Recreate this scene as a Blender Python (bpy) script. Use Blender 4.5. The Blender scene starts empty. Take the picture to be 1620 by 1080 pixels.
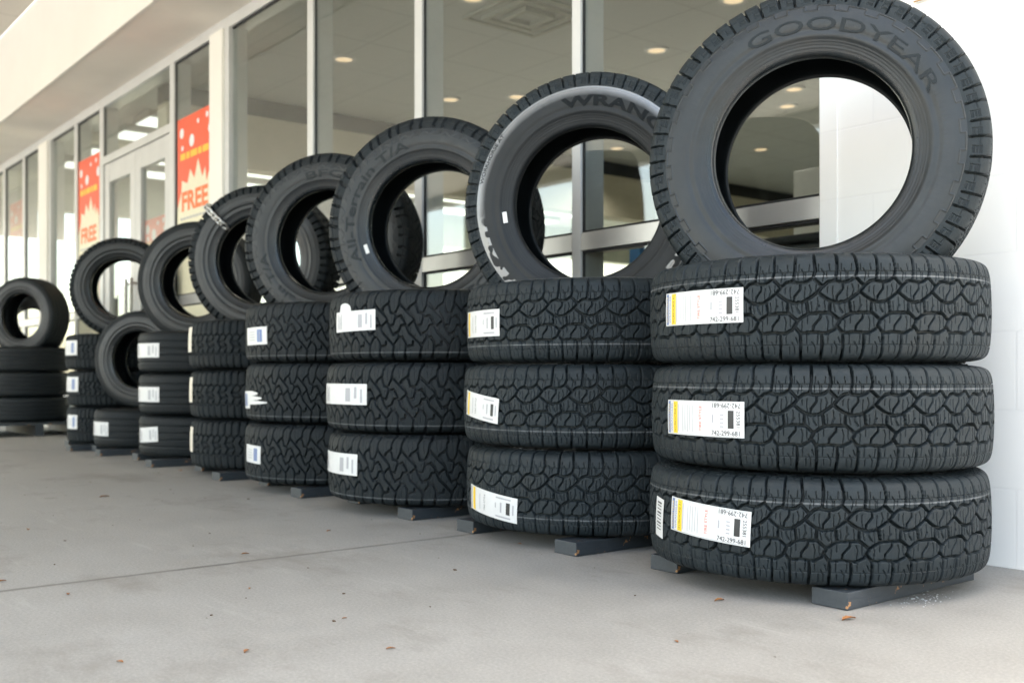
import bpy, bmesh, math, random
import numpy as np
from mathutils import Vector, Matrix
random.seed(7); rng = np.random.default_rng(7)
R_ = math.radians
C = bpy.context.scene.collection
SC = bpy.context.scene

# ------------------------------------------------------------------ camera, world, sun, exposure
# world axes: x = -(distance along the shop front), y = towards the shop, z up; the camera stands at x=y=0
cam_d = bpy.data.cameras.new('camera'); cam = bpy.data.objects.new('camera', cam_d); C.objects.link(cam)
cam.location = (0, 0, 0.494); cam.rotation_euler = (R_(90), 0, R_(51.2))
cam_d.lens = 36.24; cam_d.sensor_width = 36; cam_d.shift_y = 50 / 1620
cam_d.clip_start = 0.05; cam_d.clip_end = 3000
cam_d.dof.use_dof = True; cam_d.dof.focus_distance = 2.35; cam_d.dof.aperture_fstop = 4.0
SC.camera = cam
SUN_ELEV, SUN_AZ = R_(62), R_(200)         # high sun in front of the shop: the deep canopy keeps the walk in open shade
w = bpy.data.worlds.new("World"); SC.world = w; w.use_nodes = True
nt = w.node_tree; bg = nt.nodes['Background']
sky = nt.nodes.new('ShaderNodeTexSky'); sky.sky_type = 'NISHITA'; sky.sun_disc = False
sky.sun_elevation = SUN_ELEV; sky.sun_rotation = SUN_AZ
sky.air_density = 1.0; sky.dust_density = 2.5
hz = nt.nodes.new('ShaderNodeMixRGB'); hz.blend_type = 'MULTIPLY'; hz.inputs[0].default_value = 1; hz.inputs[2].default_value = (1.0, .945, .81, 1)   # hazy daylight
nt.links.new(sky.outputs[0], hz.inputs[1]); nt.links.new(hz.outputs[0], bg.inputs[0]); bg.inputs[1].default_value = 0.15
sd = bpy.data.lights.new('sun', 'SUN'); sd.energy = 3.5; sd.angle = R_(0.5); sd.color = (1, .975, .94)
sun = bpy.data.objects.new('sun', sd); C.objects.link(sun)
dirv = Vector((math.sin(SUN_AZ) * math.cos(SUN_ELEV), math.cos(SUN_AZ) * math.cos(SUN_ELEV), math.sin(SUN_ELEV)))
sun.rotation_euler = dirv.to_track_quat('Z', 'Y').to_euler(); sun.location = (0, 0, 12)
SC.view_settings.view_transform = 'Standard'; SC.view_settings.look = 'None'
SC.view_settings.exposure = 2.78; SC.view_settings.gamma = 1
SC.cycles.use_denoising = True
SC.cycles.max_bounces = 10; SC.cycles.diffuse_bounces = 6; SC.cycles.transparent_max_bounces = 24
SC.cycles.glossy_bounces = 5; SC.cycles.caustics_reflective = False; SC.cycles.caustics_refractive = False
SC.cycles.sample_clamp_indirect = 8

# ------------------------------------------------------------------ helpers
def tag(o, label=None, cat=None, group=None, kind=None):
    if label: o['label'] = label
    if cat: o['category'] = cat
    if group: o['group'] = group
    if kind: o['kind'] = kind
    return o
def empty(name, loc=(0, 0, 0), label=None, cat=None, group=None):
    o = bpy.data.objects.new(name, None); C.objects.link(o); o.location = loc; o.empty_display_size = .05
    return tag(o, label, cat, group)
def link(name, me, m=None, parent=None, loc=None):
    o = bpy.data.objects.new(name, me); C.objects.link(o)
    if m is not None:
        me.materials.clear()
        for k in (m if isinstance(m, (list, tuple)) else [m]): me.materials.append(k)
    if parent: o.parent = parent
    if loc: o.location = loc
    return o
class MB:
    def __init__(s): s.v = []; s.f = []; s.mi = []; s.cur = 0
    def add(s, vs, fs):
        n = len(s.v); s.v += [tuple(p) for p in vs]; s.f += [tuple(i + n for i in f) for f in fs]; s.mi += [s.cur] * len(fs); return s
    def box(s, x0, x1, y0, y1, z0, z1):
        x0, x1 = sorted((x0, x1)); y0, y1 = sorted((y0, y1)); z0, z1 = sorted((z0, z1))
        vs = [(x, y, z) for z in (z0, z1) for y in (y0, y1) for x in (x0, x1)]
        return s.add(vs, [(0, 2, 3, 1), (4, 5, 7, 6), (0, 1, 5, 4), (2, 6, 7, 3), (0, 4, 6, 2), (1, 3, 7, 5)])
    def ub(s, u0, u1, v0, v1, z0, z1): return s.box(-u0, -u1, v0, v1, z0, z1)     # u = distance along the shop front
    def prism(s, pts, z0, z1, M=None):
        n = len(pts); vs = [(p[0], p[1], z0) for p in pts] + [(p[0], p[1], z1) for p in pts]
        if M: vs = [tuple(M @ Vector(q)) for q in vs]
        return s.add(vs, [tuple(range(n))[::-1], tuple(range(n, 2 * n))] + [(i, (i + 1) % n, n + (i + 1) % n, n + i) for i in range(n)])
    def mesh(s, name, bevel=0, smooth=False):
        me = bpy.data.meshes.new(name); me.from_pydata(s.v, [], s.f)
        if any(s.mi): me.polygons.foreach_set('material_index', s.mi)
        bm = bmesh.new(); bm.from_mesh(me)
        bmesh.ops.recalc_face_normals(bm, faces=bm.faces)
        if bevel: bmesh.ops.bevel(bm, geom=list(bm.edges), offset=bevel, segments=2, profile=.5, affect='EDGES')
        bm.to_mesh(me); bm.free()
        if smooth: me.polygons.foreach_set('use_smooth', [True] * len(me.polygons))
        me.update(); return me
    def build(s, name, m, parent=None, bevel=0, smooth=False): return link(name, s.mesh(name, bevel, smooth), m, parent)
def grid_mesh(name, V, wrap_u=True, wrap_v=False, attr=None):
    """V: (nu, nv, 3) array -> quad mesh."""
    nu, nv = V.shape[:2]; me = bpy.data.meshes.new(name)
    iu = np.arange(nu if wrap_u else nu - 1); iv = np.arange(nv if wrap_v else nv - 1)
    a, b = np.meshgrid(iu, iv, indexing='ij'); a2 = (a + 1) % nu; b2 = (b + 1) % nv
    q = np.stack([a * nv + b, a2 * nv + b, a2 * nv + b2, a * nv + b2], -1).reshape(-1, 4)
    me.vertices.add(nu * nv); me.vertices.foreach_set('co', V.reshape(-1).astype(np.float32))
    me.loops.add(q.size); me.loops.foreach_set('vertex_index', q.reshape(-1).astype(np.int32))
    me.polygons.add(len(q)); me.polygons.foreach_set('loop_start', np.arange(0, q.size, 4, dtype=np.int32))
    try: me.polygons.foreach_set('loop_total', np.full(len(q), 4, dtype=np.int32))
    except Exception: pass
    me.polygons.foreach_set('use_smooth', np.ones(len(q), dtype=bool))
    if attr is not None:
        A = me.attributes.new('groove', 'FLOAT', 'POINT'); A.data.foreach_set('value', attr.reshape(-1).astype(np.float32))
    me.update(calc_edges=True); me.validate(); return me

# ------------------------------------------------------------------ materials
class N:
    """small node-graph helper"""
    def __init__(s, name):
        s.m = bpy.data.materials.new(name); s.m.use_nodes = True; s.t = s.m.node_tree; s.b = s.t.nodes['Principled BSDF']
    def n(s, typ, **kw):
        x = s.t.nodes.new('ShaderNode' + typ)
        for k, v in kw.items():
            if isinstance(k, str) and hasattr(x, k): setattr(x, k, v)
            else: x.inputs[k.replace('_', ' ')].default_value = v
        return x
    def l(s, a, b): s.t.links.new(a, b)
    def co(s, kind='Object', scale=(1, 1, 1)):
        tc = s.n('TexCoord'); mp = s.n('Mapping'); mp.inputs['Scale'].default_value = scale
        s.l(tc.outputs[kind], mp.inputs[0]); return mp.outputs[0]
    def noise(s, vec, scale, detail=4, rough=.55):
        x = s.n('TexNoise'); x.inputs['Scale'].default_value = scale; x.inputs['Detail'].default_value = detail
        x.inputs['Roughness'].default_value = rough; s.l(vec, x.inputs['Vector']); return x.outputs['Fac']
    def ramp(s, fac, stops):
        r = s.n('ValToRGB'); e = r.color_ramp.elements
        while len(e) < len(stops): e.new(.5)
        for i, (p, c) in enumerate(stops):
            e[i].position = p; e[i].color = (*c, 1) if len(c) == 3 else c
        s.l(fac, r.inputs[0]); return r.outputs[0]
    def mix(s, fac, a, b, mode='MIX'):
        x = s.n('MixRGB'); x.blend_type = mode
        for k, v in ((0, fac), (1, a), (2, b)):
            if isinstance(v, (int, float)): x.inputs[k].default_value = v
            elif isinstance(v, tuple): x.inputs[k].default_value = (*v, 1)
            else: s.l(v, x.inputs[k])
        return x.outputs[0]
    def math(s, op, a, b=None, c=None):
        x = s.n('Math'); x.operation = op
        for k, v in ((0, a), (1, b), (2, c)):
            if v is None: continue
            if isinstance(v, (int, float)): x.inputs[k].default_value = v
            else: s.l(v, x.inputs[k])
        return x.outputs[0]
    def bump(s, h, strength=.3, dist=.002):
        b = s.n('Bump'); b.inputs['Strength'].default_value = strength; b.inputs['Distance'].default_value = dist
        s.l(h, b.inputs['Height']); s.l(b.outputs[0], s.b.inputs['Normal']); return b
    def set(s, **kw):
        for k, v in kw.items():
            i = s.b.inputs[{'col': 'Base Color', 'rough': 'Roughness', 'metal': 'Metallic', 'spec': 'Specular IOR Level'}[k]]
            if isinstance(v, tuple): i.default_value = (*v, 1)
            elif isinstance(v, (int, float)): i.default_value = v
            else: s.l(v, i)
        return s

def paint(name, col, rough=.5, var=.06, metal=0, bump=.05, scale=6):
    n = N(name); v = n.co('Object'); f = n.noise(v, scale, 5)
    a = tuple(c * (1 - var * 2) for c in col); b = tuple(min(1, c * (1 + var)) for c in col)
    n.set(col=n.ramp(f, [(.3, a), (.7, b)]), rough=rough, metal=metal)
    if bump: n.bump(n.noise(v, 220, 3), bump, .001)
    return n.m
def flat(name, col, rough=.6):
    n = N(name); f = n.noise(n.co('Object'), 30, 2)
    n.set(col=n.ramp(f, [(.3, tuple(c * .93 for c in col)), (.7, col)]), rough=rough); return n.m

def rubber(name, base=.026, K=.52, side=False, spec=.24, rough=.6, line_z=(), dusty=.35, groove_light=0., blotch=.5, warm=0.):
    base *= K
    n = N(name); v = n.co('Object')
    f1 = n.noise(v, 9, 6, .62); f2 = n.noise(v, 55, 5, .6); f3 = n.noise(v, 3.2, 3)
    dark = (base * .66, base * .98, base * 1.14); lite = (base * 1.12, base * 1.58, base * 1.84)
    dust = (base * (3.0 + warm), base * 2.95, base * (2.85 - warm * .6))
    c = n.ramp(f1, [(.35, dark), (.68, lite)])
    d = n.math('MULTIPLY', n.ramp(f3, [(.42, (0, 0, 0)), (.7, (1, 1, 1))]), n.ramp(f2, [(.4, (0, 0, 0)), (.75, (1, 1, 1))]))
    c = n.mix(n.math('MULTIPLY', d, dusty), c, dust)
    if line_z:
        sep = n.n('SeparateXYZ'); tc = n.n('TexCoord'); n.l(tc.outputs['Object'], sep.inputs[0]); msk = None
        for z in line_z:
            a = n.math('LESS_THAN', n.math('ABSOLUTE', n.math('SUBTRACT', sep.outputs[2], z)), .0016)
            msk = a if msk is None else n.math('MAXIMUM', msk, a)
        msk = n.math('MULTIPLY', msk, n.ramp(n.noise(v, 14, 3), [(.35, (.35, .35, .35)), (.6, (.9, .9, .9))]))
        c = n.mix(msk, c, (.13, .135, .14))
    if groove_light:
        at = n.n('Attribute'); at.attribute_name = 'groove'
        g = n.math('MULTIPLY', at.outputs['Fac'], n.ramp(n.noise(v, 4.5, 2), [(.48, (0, 0, 0)), (.62, (1, 1, 1))]))
        c = n.mix(n.math('MULTIPLY', g, groove_light), c, (.055, .057, .06))
    if side:      # cloudy bluish and brownish bloom of a stored tire
        bl = n.noise(v, 5.5, 6, .7); c = n.mix(n.math('MULTIPLY', n.ramp(bl, [(.45, (0, 0, 0)), (.66, (1, 1, 1))]), blotch), c, (base * 1.9, base * 2.4, base * 2.8))
        b2 = n.noise(n.co('Object', (1.3, .8, 1)), 7.3, 6, .7); c = n.mix(n.math('MULTIPLY', n.ramp(b2, [(.52, (0, 0, 0)), (.72, (1, 1, 1))]), blotch * .7), c, (base * 2.5, base * 2.25, base * 1.9))
    rg = n.ramp(f1, [(.3, (rough - .1,) * 3), (.7, (rough + .12,) * 3)])
    if side:      # the bead ring is smoother than the rest
        sp = n.n('SeparateXYZ'); tcc = n.n('TexCoord'); n.l(tcc.outputs['Object'], sp.inputs[0])
        r_ = n.math('SQRT', n.math('ADD', n.math('MULTIPLY', sp.outputs[0], sp.outputs[0]), n.math('MULTIPLY', sp.outputs[1], sp.outputs[1])))
        rg = n.mix(n.math('LESS_THAN', r_, .2440), rg, (.26,) * 3)
        ml = n.math('MULTIPLY', n.math('GREATER_THAN', r_, .3478), n.math('LESS_THAN', r_, .3496)); c = n.mix(n.math('MULTIPLY', ml, .7), c, (.09, .095, .10))
    n.set(col=c, rough=rg, spec=spec)
    hh = n.noise(v, 420, 4, .7)
    if not side: hh = n.math('ADD', n.math('MULTIPLY', hh, .5), n.noise(n.co('Object', (1, 1, .05)), 330, 3, .6))
    n.bump(hh, .28 if side else .5, .0012)
    return n.m

M = {}
M['treadA'] = rubber('tread_rubber_with_mould_line', .026, rough=.55, line_z=(.062,), dusty=.3)
M['treadA2'] = rubber('tread_rubber_with_low_line', .026, rough=.58, line_z=(-.066,), dusty=.3)
M['treadB'] = rubber('interlocking_tread_rubber', .0185, rough=.62, line_z=(-.088,), dusty=.35, groove_light=.7, warm=.2)
M['treadC'] = rubber('dull_tread_rubber', .018, rough=.7, dusty=.35, warm=.2)
M['treadD'] = rubber('ribbed_tread_rubber', .014, rough=.6, dusty=.2)
M['sideA'] = rubber('dusty_sidewall_rubber', .0150, side=True, spec=.40, rough=.40, dusty=.6, blotch=.55)
M['sideB'] = rubber('grey_sidewall_rubber', .0155, side=True, spec=.40, rough=.40, dusty=.6, warm=.1)
M['sideD'] = rubber('dark_sidewall_rubber', .0135, side=True, spec=.5, rough=.42, dusty=.25)
M['liner'] = rubber('inner_liner_rubber', .009, rough=.5, dusty=.1)
M['bead'] = rubber('bead_rubber', .02, rough=.3, dusty=.1)
M['letterdark'] = rubber('matte_black_letter_rubber', .0105, rough=.7, dusty=0, spec=.18)
M['letter'] = rubber('raised_letter_rubber', .0180, rough=.5, dusty=.1)
# glossy sidewall: sheen painted as a pale colour ring, ragged with release wax
n = N('painted_sheen_sidewall_rubber'); v = n.co('Object'); f1 = n.noise(v, 8, 5); ed = n.noise(v, 26, 1)
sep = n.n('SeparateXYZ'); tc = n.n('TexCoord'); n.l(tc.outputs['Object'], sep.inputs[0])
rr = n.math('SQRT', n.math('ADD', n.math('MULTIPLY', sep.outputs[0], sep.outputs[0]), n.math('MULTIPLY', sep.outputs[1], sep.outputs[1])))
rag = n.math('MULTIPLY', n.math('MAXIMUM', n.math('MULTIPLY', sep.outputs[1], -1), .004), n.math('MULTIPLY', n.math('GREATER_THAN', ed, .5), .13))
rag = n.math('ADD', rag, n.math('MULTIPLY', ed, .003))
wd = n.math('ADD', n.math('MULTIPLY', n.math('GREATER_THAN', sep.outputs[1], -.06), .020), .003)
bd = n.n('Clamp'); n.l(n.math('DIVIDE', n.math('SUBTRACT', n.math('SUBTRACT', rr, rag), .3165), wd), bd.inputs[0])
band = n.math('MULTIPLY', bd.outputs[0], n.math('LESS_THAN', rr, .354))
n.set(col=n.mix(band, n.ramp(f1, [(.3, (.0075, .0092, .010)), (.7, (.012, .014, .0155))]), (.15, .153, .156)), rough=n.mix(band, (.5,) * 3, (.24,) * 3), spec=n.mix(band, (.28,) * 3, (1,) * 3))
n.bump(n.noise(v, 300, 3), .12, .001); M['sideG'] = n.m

M['frame'] = paint('satin_window_frame', (.58, .58, .565), .38, .03, .0, .02)
M['doorframe'] = paint('door_frame_paint', (.54, .54, .525), .42, .03, 0, .02)
M['steel'] = paint('brushed_aluminium', (.55, .54, .52), .36, .05, .55, .03)
M['gasket'] = flat('black_gasket', (.012, .013, .014), .7)
M['soffit'] = paint('soffit_render', (.86, .81, .73), .8, .03, 0, .12, 2)
M['fascia'] = paint('fascia_render', (.78, .76, .70), .8, .02, 0, .10, 1.5)
n = N('painted_grey_wood'); v = n.co('Object', (9, 2, 9)); f = n.noise(v, 10, 5, .7); ch = n.noise(n.co('Object'), 38, 4, .65)
c = n.ramp(f, [(.3, (.022, .028, .034)), (.7, (.036, .044, .051))])
n.set(col=n.mix(n.ramp(ch, [(.645, (0, 0, 0)), (.665, (1, 1, 1))]), c, (.34, .17, .07)), rough=.5); n.bump(f, .35, .002); M['wood'] = n.m
M['paper'] = flat('white_label_paper', (.64, .64, .635), .45)
M['paperedge'] = flat('cream_label_paper', (.72, .66, .55), .5)
M['yellow'] = flat('yellow_ink', (.85, .58, .02), .5)
M['orange'] = flat('orange_ink', (.85, .45, .05), .5)
M['blue'] = flat('blue_ink', (.10, .17, .38), .5)
M['pale'] = flat('pale_grey_ink', (.36, .36, .38), .5)
M['ink'] = flat('black_ink', (.025, .025, .025), .5)
M['red'] = flat('red_ink', (.80, .16, .10), .5)
M['postred'] = flat('poster_red_orange', (.78, .10, .035), .5)
M['posttext'] = flat('poster_text_red', (.82, .16, .03), .5)
M['postyel'] = flat('poster_yellow', (.85, .50, .04), .5)
M['postcream'] = flat('poster_cream', (.72, .68, .50), .5)
M['postwhite'] = flat('poster_white', (.72, .76, .78), .5)
M['leaf'] = flat('dry_leaf_brown', (.30, .12, .035), .7)
M['chrome'] = paint('galvanised_chain', (.6, .6, .58), .3, .1, 1, .05, 40)
M['grit'] = flat('white_grit', (.6, .6, .59), .8)
M['intwall'] = paint('showroom_wall_paint', (.42, .43, .37), .8, .04)
M['black'] = paint('black_vinyl', (.008, .009, .010), .4, .1)
M['cream'] = paint('cream_bulkhead_paint', (.62, .57, .45), .8, .03)
M['bluepanel'] = flat('blue_panel', (.02, .11, .26), .5)
M['carton'] = flat('brown_cardboard', (.45, .25, .10), .8)
M['metalroof'] = paint('roof_edge_metal', (.35, .36, .34), .6, .04)

n = N('painted_block_wall'); v = n.co('Object'); tc = n.n('TexCoord')
mp = n.n('Mapping'); mp.inputs['Rotation'].default_value = (R_(90), 0, 0); mp.inputs['Location'].default_value = (0.03, 0.0, 0); n.l(tc.outputs['Object'], mp.inputs[0])
br = n.n('TexBrick'); br.inputs['Scale'].default_value = 1; br.inputs['Brick Width'].default_value = .4; br.inputs['Row Height'].default_value = .2
br.inputs['Mortar Size'].default_value = .004; br.inputs['Mortar Smooth'].default_value = .6; n.l(mp.outputs[0], br.inputs['Vector'])
n.set(col=n.mix(br.outputs['Fac'], n.ramp(n.noise(v, 4, 4), [(.3, (.88, .87, .845)), (.7, (.90, .89, .865))]), (.86, .85, .83)), rough=.6)
h = n.math('SUBTRACT', n.math('MULTIPLY', n.noise(v, 90, 5, .7), .25), br.outputs['Fac']); n.bump(h, .16, .002); M['block'] = n.m

n = N('concrete_walk'); v = n.co('Object'); big = n.noise(v, .8, 6, .62); mid = n.noise(v, 5.5, 7, .7); fine = n.noise(v, 150, 6, .8); spk = n.noise(v, 75, 3, .6)
c = n.ramp(big, [(.32, (.205, .196, .180)), (.5, (.268, .262, .250)), (.68, (.322, .318, .306))])
c = n.mix(.5, c, n.ramp(mid, [(.3, (.19, .183, .172)), (.5, (.275, .268, .256)), (.72, (.37, .365, .355))]))
c = n.mix(.5, c, n.ramp(fine, [(.25, (.11, .107, .10)), (.5, (.27, .265, .255)), (.75, (.46, .455, .44))]))
c = n.mix(n.ramp(spk, [(.70, (0, 0, 0)), (.75, (.55, .55, .55))]), c, (.12, .112, .10))
st = n.noise(n.co('Object', (1, 1.6, 1)), 1.7, 8, .74)
c = n.mix(n.ramp(st, [(.52, (0, 0, 0)), (.64, (.5, .5, .5))]), c, (.165, .152, .135))
sc2 = n.noise(n.co('Object', (.6, 5, 1)), 3, 6, .7); c = n.mix(n.ramp(sc2, [(.60, (0, 0, 0)), (.74, (.4, .4, .4))]), c, (.40, .395, .38))
vo = n.n('TexVoronoi'); vo.inputs['Scale'].default_value = 2.1; n.l(v, vo.inputs['Vector'])          # a few round drip stains
c = n.mix(n.ramp(vo.outputs['Distance'], [(.0, (.55, .55, .55)), (.055, (.35, .35, .35)), (.075, (0, 0, 0))]), c, (.15, .14, .125))
sep = n.n('SeparateXYZ'); tc = n.n('TexCoord'); n.l(tc.outputs['Object'], sep.inputs[0])
wob = n.math('MULTIPLY', n.math('SUBTRACT', n.noise(v, 14, 4), .5), .012)
jx = n.math('PINGPONG', n.math('ADD', n.math('ADD', sep.outputs[0], 2.547), wob), 3.05)
j = n.ramp(jx, [(0, (1, 1, 1)), (.0045, (.9, .9, .9)), (.016, (0, 0, 0))])
c = n.mix(n.math('MULTIPLY', j, n.ramp(n.noise(v, 3, 3), [(.3, (.5,) * 3), (.6, (.95,) * 3)])), c, (.105, .098, .088))
c = n.mix(1, c, (1, .972, .925), 'MULTIPLY')
n.set(col=c, rough=n.ramp(mid, [(.3, (.62,) * 3), (.7, (.82,) * 3)]))
h = n.math('SUBTRACT', n.math('ADD', n.math('MULTIPLY', fine, .5), n.math('MULTIPLY', mid, .4)), j); n.bump(h, .35, .002); M['concrete'] = n.m

n = N('parking_concrete'); v = n.co('Object'); n.set(col=n.ramp(n.noise(v, 2, 6, .7), [(.3, (.36, .352, .335)), (.7, (.44, .43, .41))]), rough=.85); M['asphalt'] = n.m
n = N('ground_earth'); v = n.co('Object'); n.set(col=n.ramp(n.noise(v, .05, 6, .7), [(.3, (.16, .17, .10)), (.7, (.26, .24, .18))]), rough=.95); M['ground'] = n.m

# ceiling tiles: a fine grid of dark joints and pitted tiles
def tiles(name, col, size, rot=0, gap=.02, dark=.75):
    n = N(name); v = n.co('Object', (1 / size, 1 / size, 1)); sep = n.n('SeparateXYZ'); n.l(v, sep.inputs[0])
    a = n.math('PINGPONG', sep.outputs[0], .5); b = n.math('PINGPONG', sep.outputs[1], .5)
    g = n.math('LESS_THAN', n.math('MINIMUM', a, b), gap)
    base = n.ramp(n.noise(n.co('Object'), 60, 4, .7), [(.3, tuple(x * .93 for x in col)), (.6, col)])
    n.set(col=n.mix(g, base, tuple(x * dark for x in col)), rough=.9); n.bump(n.noise(n.co('Object'), 150, 4), .3, .003); return n.m
M['canopytile'] = tiles('canopy_ceiling_tile', (.62, .58, .52), .61, gap=.012)
M['inttile'] = tiles('showroom_ceiling_tile', (.52, .54, .52), .61, gap=.014, dark=.82)

# window glass: clear pane with a real reflection that grows towards grazing angles
g = bpy.data.materials.new('window_glass'); g.use_nodes = True; t = g.node_tree; t.nodes.clear()
out = t.nodes.new('ShaderNodeOutputMaterial'); mx = t.nodes.new('ShaderNodeMixShader'); tr = t.nodes.new('ShaderNodeBsdfTransparent'); gl = t.nodes.new('ShaderNodeBsdfGlossy')
tr.inputs[0].default_value = (.87, .89, .88, 1); gl.inputs['Roughness'].default_value = 0; gl.inputs['Color'].default_value = (.97, 1, .98, 1)
lw = t.nodes.new('ShaderNodeLayerWeight'); lw.inputs[0].default_value = .5
p5 = t.nodes.new('ShaderNodeMath'); p5.operation = 'POWER'; p5.inputs[1].default_value = 4.2
t.links.new(lw.outputs['Facing'], p5.inputs[0])
ma = t.nodes.new('ShaderNodeMath'); ma.operation = 'MULTIPLY_ADD'; ma.inputs[1].default_value = .90; ma.inputs[2].default_value = .075
t.links.new(p5.outputs[0], ma.inputs[0]); t.links.new(ma.outputs[0], mx.inputs[0]); t.links.new(tr.outputs[0], mx.inputs[1]); t.links.new(gl.outputs[0], mx.inputs[2]); t.links.new(mx.outputs[0], out.inputs[0])
M['glass'] = g
def emit(name, col, s):
    m = bpy.data.materials.new(name); m.use_nodes = True; b = m.node_tree.nodes['Principled BSDF']
    b.inputs['Base Color'].default_value = (*col, 1); b.inputs['Emission Color'].default_value = (*col, 1); b.inputs['Emission Strength'].default_value = s; return m
M['tube'] = emit('fluorescent_tube', (.95, 1, .92), .35)
M['lamp'] = emit('downlight_lamp', (1, .74, .46), .15)
M['amber'] = emit('amber_lamp', (1, .6, .12), 1.2)

# ------------------------------------------------------------------ setting
def struct(name, mb, m, **k): return tag(mb.build(name, m, **k), kind='structure')
struct('ground', MB().box(-1200, 1200, -1200, 1200, -.30, -.16), M['ground'])
struct('parking_lot', MB().box(-60, 40, -45, -5.2, -.16, -.12), M['asphalt'])
struct('walkway', MB().box(-30, 6, -5.2, 2.74, -.16, 0), M['concrete'])

FV = 2.62                                # front face of the shop front
shop = empty('shop_building', (0, FV, 0), 'white single storey shop with a long row of tall metal framed windows and deep soffit', 'building')
def P(name, mb, m, parent=shop, bevel=0):
    """mb is in world coordinates; the part hangs on the building"""
    o = mb.build(name, m, parent, bevel); o.matrix_parent_inverse = Matrix.Translation(-Vector(shop.location)); return o
def SUB(name, mb, m, parent):
    return mb.build(name, m, parent)
P('block_wall', MB().ub(-5, 1.745, FV, FV + .2, 0, 5.2), M['block'])
P('wall_trim', MB().ub(1.745, 1.803, FV - .004, FV + .13, 0, 2.62), M['block'])
TOPZ, HEAD = 2.69, 2.62
P('window_header', MB().ub(1.745, 12.2, FV - .003, FV + .12, HEAD, TOPZ), M['frame'], bevel=.002)
P('soffit', MB().ub(1.745, 24, 2.19, FV + .2, TOPZ, TOPZ + .05), M['soffit'])
P('fascia', MB().ub(1.0, 24, 2.16, 2.187, TOPZ - .004, 3.42), M['fascia'])
P('canopy_ceiling', MB().ub(1.0, 24, -4.5, 2.158, 3.42, 3.5), M['canopytile'])
P('canopy_edge_beam', MB().ub(1.0, 24, -4.7, -4.503, 3.25, 3.9), M['metalroof'])
P('roof', MB().ub(-5, 12.2, FV + .2, 13.2, 5.0, 5.2), M['metalroof'])
P('upper_wall', MB().ub(1.0, 12.2, 2.22, FV + .19, TOPZ + .06, 5.2), M['block'])
# mullions, columns
cols = [(1.8035, 1.808), (2.85, 2.897), (3.915, 3.975), (4.955, 5.02), (6.955, 7.035), (8.485, 8.575), (9.185, 9.265), (10.915, 11.0), (11.71, 11.8), (12.1, 12.18)]
wide = [(6.02, 6.275), (9.955, 10.3)]
for a, b in cols:
    m = P('mullion', MB().ub(a, b, FV, FV + .0122, 0, HEAD), M['frame'], bevel=.0015)
    SUB('inner_mullion', MB().ub(a, b, FV + .022, FV + .12, 0, HEAD), M['frame'], m)
    SUB('gasket', MB().ub(a - .006, b + .006, FV + .0124, FV + .0218, 0, HEAD), M['gasket'], m)
for a, b in wide:
    m = P('column', MB().ub(a + .06, b - .0, FV - .03, FV + .12, 0, HEAD), M['fascia'], bevel=.002)
    SUB('side_frame', MB().ub(a - .002, a + .058, FV - .012, FV + .11, 0, HEAD), M['frame'], m)
edges = sorted(cols + wide)
TR = .985
doorbay = (7.035, 8.485)
for (a0, a1), (b0, b1) in zip(edges[:-1], edges[1:]):
    if abs(a1 - doorbay[0]) < .02: continue
    u0, u1 = a1, b0
    fr = MB(); fr.ub(u0 + .001, u1 - .001, FV + .001, FV + .119, TR - .033, TR + .033)
    wdw = P('window', fr, M['steel'], bevel=.0015)
    SUB('sill', MB().ub(u0 + .001, u1 - .001, FV + .002, FV + .118, 0.0, .11), M['steel'], wdw)
    SUB('pane', MB().ub(u0 - .001, u1 + .001, FV + .015, FV + .0205, .108, TR - .031), M['glass'], wdw)
    SUB('pane', MB().ub(u0 - .001, u1 + .001, FV + .015, FV + .0205, TR + .031, HEAD + .001), M['glass'], wdw)
    for z0, z1 in ((.1105, .119), (TR - .042, TR - .0335), (TR + .0335, TR + .042), (HEAD - .012, HEAD - .0005)): SUB('gasket', MB().ub(u0 + .007, u1 - .007, FV + .010, FV + .024, z0, z1), M['gasket'], wdw)
# the double door with its fanlight
u0, u1 = doorbay; dz = 2.16
fr = MB(); fr.ub(u0 + .001, u1 - .001, FV, FV + .12, dz, dz + .06)
dh = P('door_head', fr, M['doorframe'], bevel=.002)
SUB('pane', MB().ub(u0 - .001, u1 + .001, FV + .015, FV + .0205, dz + .058, HEAD + .001), M['glass'], dh)
for d0, d1, hs in ((u0 + .01, 7.757, 1), (7.763, u1 - .01, -1)):
    m = MB(); zs = .01
    m.ub(d0, d0 + .11, FV + .01, FV + .06, zs, dz - .005); m.ub(d1 - .11, d1, FV + .01, FV + .06, zs, dz - .005)
    m.ub(d0 + .1105, d1 - .1105, FV + .012, FV + .058, dz - .155, dz - .006); m.ub(d0 + .1105, d1 - .1105, FV + .012, FV + .058, zs, .27)
    d = P('door', m, M['doorframe'], bevel=.002)
    SUB('pane', MB().ub(d0 + .108, d1 - .108, FV + .03, FV + .036, .268, dz - .153), M['glass'], d)
    hx = (d1 - .055) if hs > 0 else (d0 + .055)
    h = MB(); h.ub(hx - .012, hx + .012, FV - .05, FV - .03, .85, 1.2); h.ub(hx - .01, hx + .01, FV - .03, FV + .0095, .88, .9); h.ub(hx - .01, hx + .01, FV - .03, FV + .0095, 1.15, 1.17)
    SUB('handle', h, M['steel'], d)
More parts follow.
